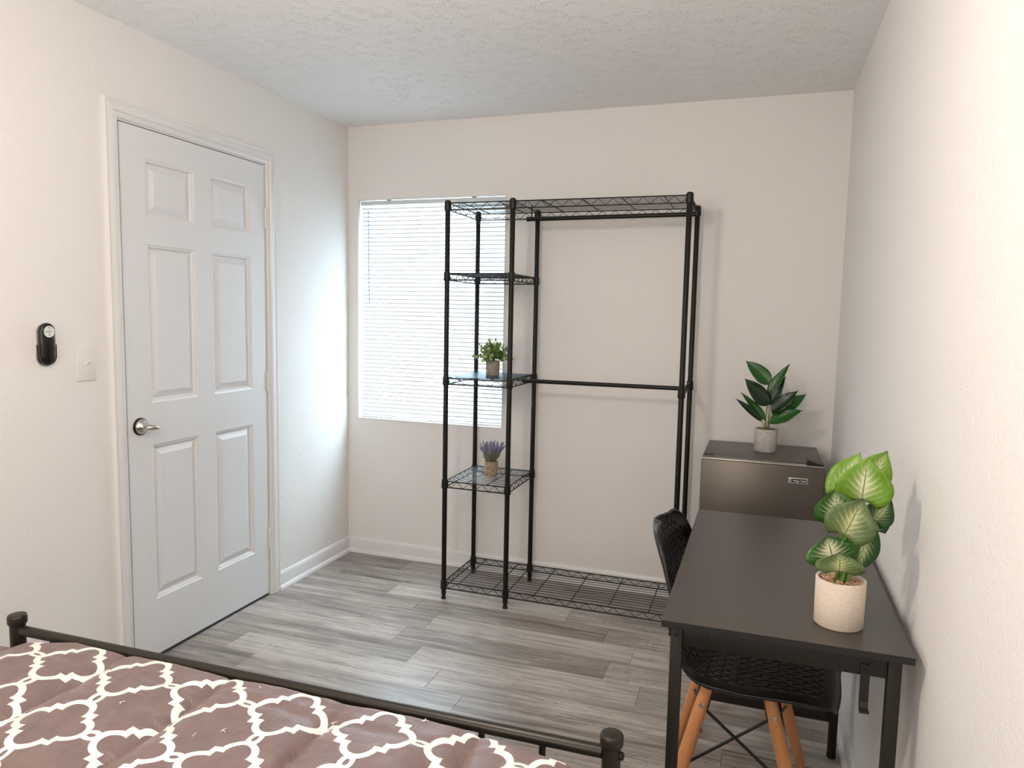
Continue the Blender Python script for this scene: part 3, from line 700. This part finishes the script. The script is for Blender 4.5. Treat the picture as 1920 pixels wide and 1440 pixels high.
# ------------------------------------------------------------------ bed
P1, P2 = Vector((.5333, -2.3463, 0)), Vector((1.9796, -2.3241, 0))
bed = thing('bed_frame', ((P1.x+P2.x)/2, (P1.y+P2.y)/2, 0), 'bronze-brown metal bed frame with tubular footboard', 'bed')
HBY = -4.42
for p, nm in ((P1, 'foot_post'), (P2, 'foot_post')):
    po = MB().lathe([(.0172, 0), (.0172, .615)], (p.x, p.y, 0), 24).build(nm, 'bronze', bed, 40)
    MB().lathe([(.0178, .612), (.0205, .6145), (.0213, .618), (.0214, .629), (.0207, .6335), (.0190, .6358), (.0170, .6364), (0, .6366)], (p.x, p.y, 0), 28).build('post_cap', 'bronze', po, 50)
RZc = .598
e = (P2-P1).normalized()
MB().tube([P1+e*.0165+Vector((0, 0, RZc)), P2-e*.0165+Vector((0, 0, RZc))], .0120, 18).build('top_rail', 'bronze', bed, 50)
MB().tube([P1+e*.0165+Vector((0, 0, .29)), P2-e*.0165+Vector((0, 0, .29))], .0110, 14).build('lower_rail', 'bronze', bed, 50)
x = .645
while x < 1.95:
    t = (x-P1.x)/(P2.x-P1.x); y = P1.y+(P2.y-P1.y)*t
    MB().tube([(x, y, .300), (x, y, RZc-.0105)], .0066, 10).build('spindle', 'bronze', bed, 50); x += .1206
bl = MB().lathe([(.0075, .016), (.0075, .021), (.005, .0235), (0, .024)], (P2.x, P2.y-.002, .598), 12, 0, 0).build('bolt', 'plastic_black', bed, 50)
for x in (P1.x, P2.x):
    MB().lathe([(.0172, 0), (.0172, .9), (.0205, .905), (.019, .925), (0, .93)], (x, HBY, 0), 20).build('head_post', 'bronze', bed, 40)
    MB().bbox(x-.012, x+.012, HBY+.018, P1.y-.03, .25, .29, .003).build('side_rail', 'bronze', bed, 40)
MB().tube([(P1.x+.017, HBY, .88), (P2.x-.017, HBY, .88)], .012, 14).build('head_rail', 'bronze', bed, 50)
MB().bbox(P1.x+.013, P2.x-.013, HBY+.03, P1.y-.035, .270, .288, .003).build('slat_deck', 'bronze', bed)
tag(MB().bbox(.585, 1.925, -4.38, -2.42, .289, .545, .03, 3).build('mattress', 'mattress', None, 40, (1.25, -3.4, .289)), 'pale mattress under the patterned comforter', 'mattress')
# comforter
SX0, SX1 = .36, 2.20; SY0, SY1 = -4.40, -2.20       # flat fabric coordinates; top plane centre part is un-stretched
XA, XB2 = .60, 1.90                      # where it starts to roll over left, right and at the foot
Rr = .10
def roll_over(s_, s0, sgn, rad):
    # returns (position, drop) for fabric coordinate s_ past the fold line s0
    d = (s_-s0)*sgn
    if d <= 0: return s_, 0
    ang = d/rad
    if ang < math.pi/2: return s0+sgn*rad*math.sin(ang), rad*(1-math.cos(ang))
    return s0+sgn*rad, rad+(d-rad*math.pi/2)
NXc, NYc = 400, 250
seams_x = [.605+.285*i-.002 for i in range(-2, 7)]; seams_y = [-2.43-.31*i for i in range(-1, 8)]
from mathutils import noise as mnoise
v = []; uvs = []
for jy in range(NYc+1):
    ty = jy/NYc; sy_ = SY1+(SY0-SY1)*(ty**1.7)
    for ix in range(NXc+1):
        sx_ = SX0+(SX1-SX0)*ix/NXc
        if sx_ < (XA+XB2)/2: px, dx = roll_over(sx_, XA, -1, .10)
        else: px, dx = roll_over(sx_, XB2, 1, .055)
        yb2 = -2.369-max(0, min(sx_, 2)-1.70)*.17-max(0, .74-max(sx_, .5))*.40; py, dy = roll_over(sy_, yb2, 1, .018)
        d1 = min(abs(sx_-q) for q in seams_x); d2 = min(abs(sy_-q) for q in seams_y)
        wob_ = .006*mnoise.noise((sx_*3, sy_*9, 1.7)); d1 = abs(d1+wob_) if d1 > .012 else d1
        puff = .026*(1-math.exp(-(d1/.020)**.80)) * (1-.22*math.exp(-(d2/.016)**2))
        wr_ = .0042*mnoise.noise((sx_*11, sy_*9, 3.1)) + .0034*mnoise.noise((sx_*26+sy_*9, sy_*14, 8.2)) + .0060*(.35-abs(mnoise.noise((sx_*9-sy_*5, sy_*7+sx_*4, 5.5))))*min(1, d1/.05)
        pk = .0055*math.exp(-(d1/.05)**2)*mnoise.noise((sx_*8, sy_*45, 4.4))
        ed = min(1, max(.40, (-2.362-sy_)/.07)); h_ = (puff-.0165)*ed+(wr_+pk)*min(1, ed*1.3)+.004
        drop = dx+dy if (dx == 0 or dy == 0) else max(dx, dy)+.35*min(dx, dy)
        z = .602-drop
        nx = 0; nyy = 0
        if dx > 0: nx = (1 if sx_ > 1 else -1)*min(1, dx/.07)
        if dy > 0: nyy = min(1, dy/.018)
        nz = max(0.0, 1-max(abs(nx), nyy))
        v.append((px+nx*h_*.8, py+nyy*h_*.3, z+h_*max(nz, .15) if (nx or nyy) else z+h_)); uvs.append((sx_, sy_))
n0 = NXc+1
f = [(jy*n0+ix, (jy+1)*n0+ix, (jy+1)*n0+ix+1, jy*n0+ix+1) for jy in range(NYc) for ix in range(NXc)]
zmin = .16
v = [(x, y, max(z, zmin)) for x, y, z in v]
cm = MB().add(v, f); co = cm.build('comforter', 'comforter', None, 180, (1.25, -3.4, .3))
tag(co, 'mauve-brown comforter with white trellis print on the bed', 'comforter')
ul = co.data.uv_layers.new(name='UVMap')
for lo in co.data.loops: ul.data[lo.index].uv = uvs[lo.vertex_index]
# loose white thread tufts
def surf_z(x, y):
    best = min(range(len(v)), key=lambda i: (v[i][0]-x)**2+(v[i][1]-y)**2 + (10 if v[i][2] < .5 else 0)); return v[best][2]
for x, y, n_ in ((.861, -2.475, 4), (1.059, -2.531, 3), (1.306, -2.537, 3), (1.268, -2.567, 1), (1.270, -2.385, 1), (1.631, -2.372, 5), (.93, -2.631, 3), (1.465, -2.424, 2)):
    z = surf_z(x, y); tm = MB()
    for q in range(n_):
        an = rnd.uniform(0, 6.28); l_ = rnd.uniform(.004, .009)
        tm.tube([(x-l_*.4*math.cos(an), y-l_*.4*math.sin(an), z+.0022), (x, y, z+.0034), (x+l_*math.cos(an+.4), y+l_*math.sin(an+.4), z+.003)], .0006, 5)
    tm.build('thread_tuft', 'thread', co)

# ------------------------------------------------------------------ plants
def pot(th, cx_, cy_, z0, rb, rt_, h_, mat, n=40, wall=.006, soil='soil', sd_=.012):
    p_ = MB().lathe([(0, z0), (rb-.002, z0), (rb, z0+.002), (rt_, z0+h_-.0015), (rt_-.0015, z0+h_), (rt_-wall, z0+h_), (rt_-wall-.001, z0+h_-sd_-.006)], (cx_, cy_, 0), n).build('pot', mat, th, 50)
    MB().lathe([(rt_-wall-.0008, z0+h_-sd_-.004), (rt_-wall-.0008, z0+h_-sd_), (0, z0+h_-sd_+.003)], (cx_, cy_, 0), n).build('soil', soil, th, 50)
    return p_
def leaf(th, base, tip, width, face, mat, shape='heart', curl=.12, fold=.18, wave=.0, seed=0, name='leaf', n=12, m_=8):
    base, tip = Vector(base), Vector(tip); ax = tip-base; L = ax.length; ax.normalize()
    face = Vector(face); nz = (face-ax*face.dot(ax)).normalized(); sd_ = ax.cross(nz)
    rr_ = random.Random(seed); ph = rr_.uniform(0, 6)
    v = []; uv_ = []
    for i in range(n+1):
        t = i/n
        if shape == 'heart':
            wdt = (math.sin(math.pi*min(1, (t*.92+.10)))**.62)*(1-t)**.42*1.28 if t < 1 else 0
            wdt *= .5
        else:
            wdt = .5*(math.sin(math.pi*t**.80)**.85)*(1-.35*t) * 1.12
            if t > .86: wdt = max(wdt*.75, .02*(1-t)/.14)
        for j in range(-m_//2, m_//2+1):
            u_ = j/(m_/2)
            back = -.13*L*abs(u_)**1.6*(1-t)**3 if shape == 'heart' else 0
            q = base+ax*(L*t+back)+sd_*(u_*wdt*width*2*.5*2*.5)
            hgt = fold*width*abs(u_)*wdt - curl*L*(t-.35)**2 + wave*width*math.sin(9*t+ph+2*u_)*abs(u_)
            v.append(q+nz*hgt); uv_.append(((u_+1)/2, t))
    k_ = m_+1; f = [(i*k_+j, i*k_+j+1, (i+1)*k_+j+1, (i+1)*k_+j) for i in range(n) for j in range(m_)]
    o = MB().add(v, f).build(name, mat, th, 180)
    ul = o.data.uv_layers.new(name='UVMap')
    for lo in o.data.loops: ul.data[lo.index].uv = uv_[lo.vertex_index]
    md = o.modifiers.new('thickness', 'SOLIDIFY'); md.thickness = .0006; md.offset = 0
    return o
def stem(th, a_, b_, r_=.0022, sag=.01, mat='stem', name='stem'):
    a_, b_ = Vector(a_), Vector(b_); mid = a_.lerp(b_, .5); mid.z += sag
    mid.x = a_.x*.65+b_.x*.35; mid.y = a_.y*.65+b_.y*.35
    pts = [a_.lerp(mid, t).lerp(mid.lerp(b_, t), t) for t in (0, .25, .5, .75, 1)]
    return MB().tube(pts, [r_*1.3, r_*1.15, r_, r_, r_*.8], 7).build(name, mat, th, 60)
# desk plant
PX, PY = 2.379, -1.945
dp = thing('potted_caladium', (PX, PY, DKZ), 'potted plant with big variegated leaves in pale pot on the desk', 'potted plant')
pot(dp, PX, PY, DKZ+.0003, .0478, .0488, .098, 'pot_white', 48, .005, 'soil', .012)
pb = MB(); rp = random.Random(3)
for q in range(150):
    a_ = rp.uniform(0, 6.283); rr_ = .0425*math.sqrt(rp.random()); r_ = rp.uniform(.0034, .0056)
    x, y, z = PX+rr_*math.cos(a_), PY+rr_*math.sin(a_), DKZ+.098-.0075+rp.uniform(-.001, .005)*(1-rr_/.05)
    pb.lathe([(0, -r_*.7), (r_*.8, -r_*.4), (r_, 0), (r_*.75, r_*.45), (0, r_*.65)], (x, y, z), 6)
tag(pb.build('pebbles', 'pebble', dp, 60), None, None, None, 'stuff')
LV = [  # base, tip, width, facing, material
    ((2.367, -1.915, 1.021), (2.407, -1.885, 1.106), .062, (-.35, -1, .35), 'leaf_bright'),
    ((2.419, -1.895, 1.035), (2.459, -1.885, 1.113), .066, (.15, -1, .25), 'leaf_bright'),
    ((2.407, -1.950, 1.017), (2.414, -1.955, 1.107), .098, (.05, -1, .30), 'leaf_bright'),
    ((2.370, -1.945, 0.970), (2.354, -1.960, 1.037), .082, (-.35, -1, .25), 'leaf_mid'),
    ((2.375, -1.990, 0.952), (2.406, -1.985, 1.029), .086, (-.05, -1, .32), 'leaf_grey'),
    ((2.438, -1.915, 0.969), (2.470, -1.900, 1.015), .052, (.30, -1, .40), 'leaf_dark'),
    ((2.423, -1.930, 0.944), (2.411, -1.945, 0.860), .058, (.40, -1, .10), 'leaf_dark'),
    ((2.447, -1.900, 0.941), (2.437, -1.905, 0.995), .050, (.40, -1, .20), 'leaf_dark'),
    ((2.359, -1.975, 0.894), (2.344, -1.975, 0.943), .094, (-.10, -.75, .75), 'leaf_mid'),
    ((2.369, -2.000, 0.879), (2.369, -2.000, 0.919), .082, (.0, -.7, .80), 'leaf_grey'),
]
for q, (b_, t_, wd, fc, mt) in enumerate(LV):
    bp_, tp_ = Vector(b_), Vector(t_)
    leaf(dp, bp_, tp_, wd*1.08, fc, mt, 'heart', .10, .16, .035, q)
    stem(dp, (PX+.010*math.cos(q*2.4), PY+.010*math.sin(q*2.4), DKZ+.085), bp_+(tp_-bp_)*.06+Vector((0, .004, 0)), .0026, .012)

# fridge plant
QX, QY = 2.236, -.275
fp = thing('potted_rubber_plant', (QX, QY, FZ), 'potted plant with dark glossy leaves in grey pot on the fridge', 'potted plant')
pot(fp, QX, QY, FZ+.0003, .0475, .0490, .098, 'pot_grey', 40, .005, 'soil', .006)
LF = [
    ((2.243, -0.262, 1.101), (2.139, -0.245, 1.200), .052, (.1, -1, .5), 'philo_mid'),
    ((2.235, -0.270, 1.051), (2.314, -0.255, 1.194), .034, (-.5, -1, .3), 'philo_mid'),
    ((2.237, -0.290, 1.011), (2.140, -0.300, 1.126), .054, (.3, -1, .3), 'philo_dark'),
    ((2.245, -0.280, 1.011), (2.301, -0.275, 1.142), .036, (-.4, -1, .2), 'philo_dark'),
    ((2.252, -0.300, 0.985), (2.354, -0.310, 1.087), .044, (-.3, -1, .5), 'philo_dark'),
    ((2.269, -0.270, 0.966), (2.388, -0.255, 1.067), .050, (-.2, -1, .6), 'philo_mid'),
    ((2.245, -0.310, 0.940), (2.378, -0.320, 1.008), .050, (-.1, -.8, .8), 'philo_mid'),
    ((2.232, -0.290, 0.947), (2.127, -0.285, 1.064), .028, (.5, -1, .3), 'philo_mid'),
    ((2.218, -0.300, 0.944), (2.104, -0.310, 1.041), .024, (.5, -1, .4), 'philo_dark'),
    ((2.257, -0.250, 0.971), (2.349, -0.225, 1.028), .046, (-.2, -1, .5), 'philo_dark'),
]
for q, (b_, t_, wd, fc, mt) in enumerate(LF):
    bp_, tp_ = Vector(b_), Vector(t_)
    leaf(fp, bp_, tp_, wd*1.42, fc, mt, 'lance', .10, .30, .05, 20+q)
    stem(fp, (QX+.008*math.cos(q*2.1), QY+.008*math.sin(q*2.1), FZ+.088), bp_+(tp_-bp_)*.04, .0014, .004, 'stem_dark')

# shelf plants
def small_pot(name, label, cx_, cy_, z0, mat):
    th = thing(name, (cx_, cy_, z0), label, 'potted plant'); pot(th, cx_, cy_, z0, .0325, .0345, .072, mat, 32, .004, 'soil', .006); return th
AX, AY, AZ = .965, -.255, 1.0792
bx_ = small_pot('potted_boxwood', 'small round leafy plant in taupe pot on the wire shelf', AX, AY, AZ, 'pot_taupe')
rp = random.Random(11); fo = MB(); fo2 = MB(); stp = MB()
for q in range(62):
    a_ = rp.uniform(0, 6.283); el = rp.uniform(.05, 1.45); l_ = rp.uniform(.075, .112)
    d = Vector((math.cos(a_)*math.cos(el), math.sin(a_)*math.cos(el), math.sin(el)*.95)); b0 = Vector((AX, AY, AZ+.068)); e0 = b0+d*l_*Vector((.80, .80, 1)).length/1.5
    mid = b0.lerp(e0, .5)+Vector((0, 0, .012)); stp.tube([b0, mid, e0], .0008, 4)
    for k_ in range(9):
        t = .35+.65*k_/8; p = b0.lerp(mid, t).lerp(mid.lerp(e0, t), t)
        nv = Vector((rp.gauss(0, 1), rp.gauss(0, 1), rp.gauss(.6, 1))).normalized(); u_ = nv.orthogonal().normalized(); w_ = nv.cross(u_); r_ = rp.uniform(.0060, .0095); p = p+u_*r_*.9
        pts = [p+u_*r_*math.cos(x)*1.15+w_*r_*math.sin(x)*.9 + nv*(.0012 if int(x*10) % 2 else 0) for x in [6.283*i/7 for i in range(7)]]
        (fo2 if (k_ > 6 and rp.random() < .6) else fo).add(pts, [tuple(range(7))])
stp.build('stems', 'stem_dark', bx_)
tag(fo.build('foliage', 'boxwood', bx_), None, None, None, 'stuff'); tag(fo2.build('pale_foliage', 'boxwood_pale', bx_), None, None, None, 'stuff')
sg = MB()
for ax_, bz, ln in ((-.9, .110, .05), (.3, .150, .03), (.9, .140, .02), (-.3, .150, .02)):
    p0 = Vector((AX+ax_*.03, AY-.01, AZ+bz-.02)); p1 = p0+Vector((ax_*ln*.6, 0, ln*.5 if bz > .12 else -.02)); sg.tube([p0, p1], .0006, 4)
    for q in range(4):
        c0 = p0.lerp(p1, q/3); sg.add([c0+Vector((.004*math.cos(6.283*i/6), .002*math.sin(6.283*i/6), .005*math.sin(6.283*i/6))) for i in range(6)], [tuple(range(6))])
sg.build('sprigs', 'boxwood_pale', bx_)
LX, LY, LZ = .968, -.262, .5852
lv_ = small_pot('potted_lavender', 'small lavender in tan pot on the wire shelf below', LX, LY, LZ, 'pot_tan')
rp = random.Random(5); ss = MB(); bl_ = MB()
for q in range(64):
    a_ = q*2.399; sp_ = .62*math.sqrt((q+.5)/64); l_ = rp.uniform(.085, .115)
    d = Vector((math.cos(a_)*sp_, math.sin(a_)*sp_, 1)).normalized(); b0 = Vector((LX+math.cos(a_)*.012*sp_*2, LY+math.sin(a_)*.012*sp_*2, LZ+.066)); e0 = b0+d*l_*.62; e1 = b0+d*l_+Vector((0, 0, -.004))
    ss.tube([b0, b0.lerp(e0, .5)+Vector((math.cos(a_), math.sin(a_), 0))*.004, e0], .0014, 5)
    n_ = 6; pts = [e0.lerp(e1, i/n_) for i in range(n_+1)]
    bl_.tube(pts, [.0016, .0042, .0030, .0045, .0030, .0036, .0008], 6)
    # grey leaves
    if q % 2 == 0:
        sdv = d.orthogonal().normalized(); p1 = b0+d*l_*.45+Vector((math.cos(a_), math.sin(a_), 0))*.016
        ss.add([b0, b0.lerp(p1, .5)+sdv*.0025, p1, b0.lerp(p1, .5)-sdv*.0025], [(0, 1, 2, 3)])
tag(ss.build('stems', 'lav_stem', lv_, 60), None, None, None, 'stuff'); tag(bl_.build('flower_spikes', 'lavender', lv_, 60), None, None, None, 'stuff')

# ------------------------------------------------------------------ small things on the floor
for x, y, r_, lb in ((1.02, -.353, .0062, 'tiny white disc on the floor beneath the wire rack'), ):
    s_ = MB().lathe([(r_, .0002), (r_*.95, .0012), (0, .0014)], (x, y, 0), 12).build('floor_speck', 'white_plastic', None, 50, (x, y, 0)); tag(s_, lb, 'debris')
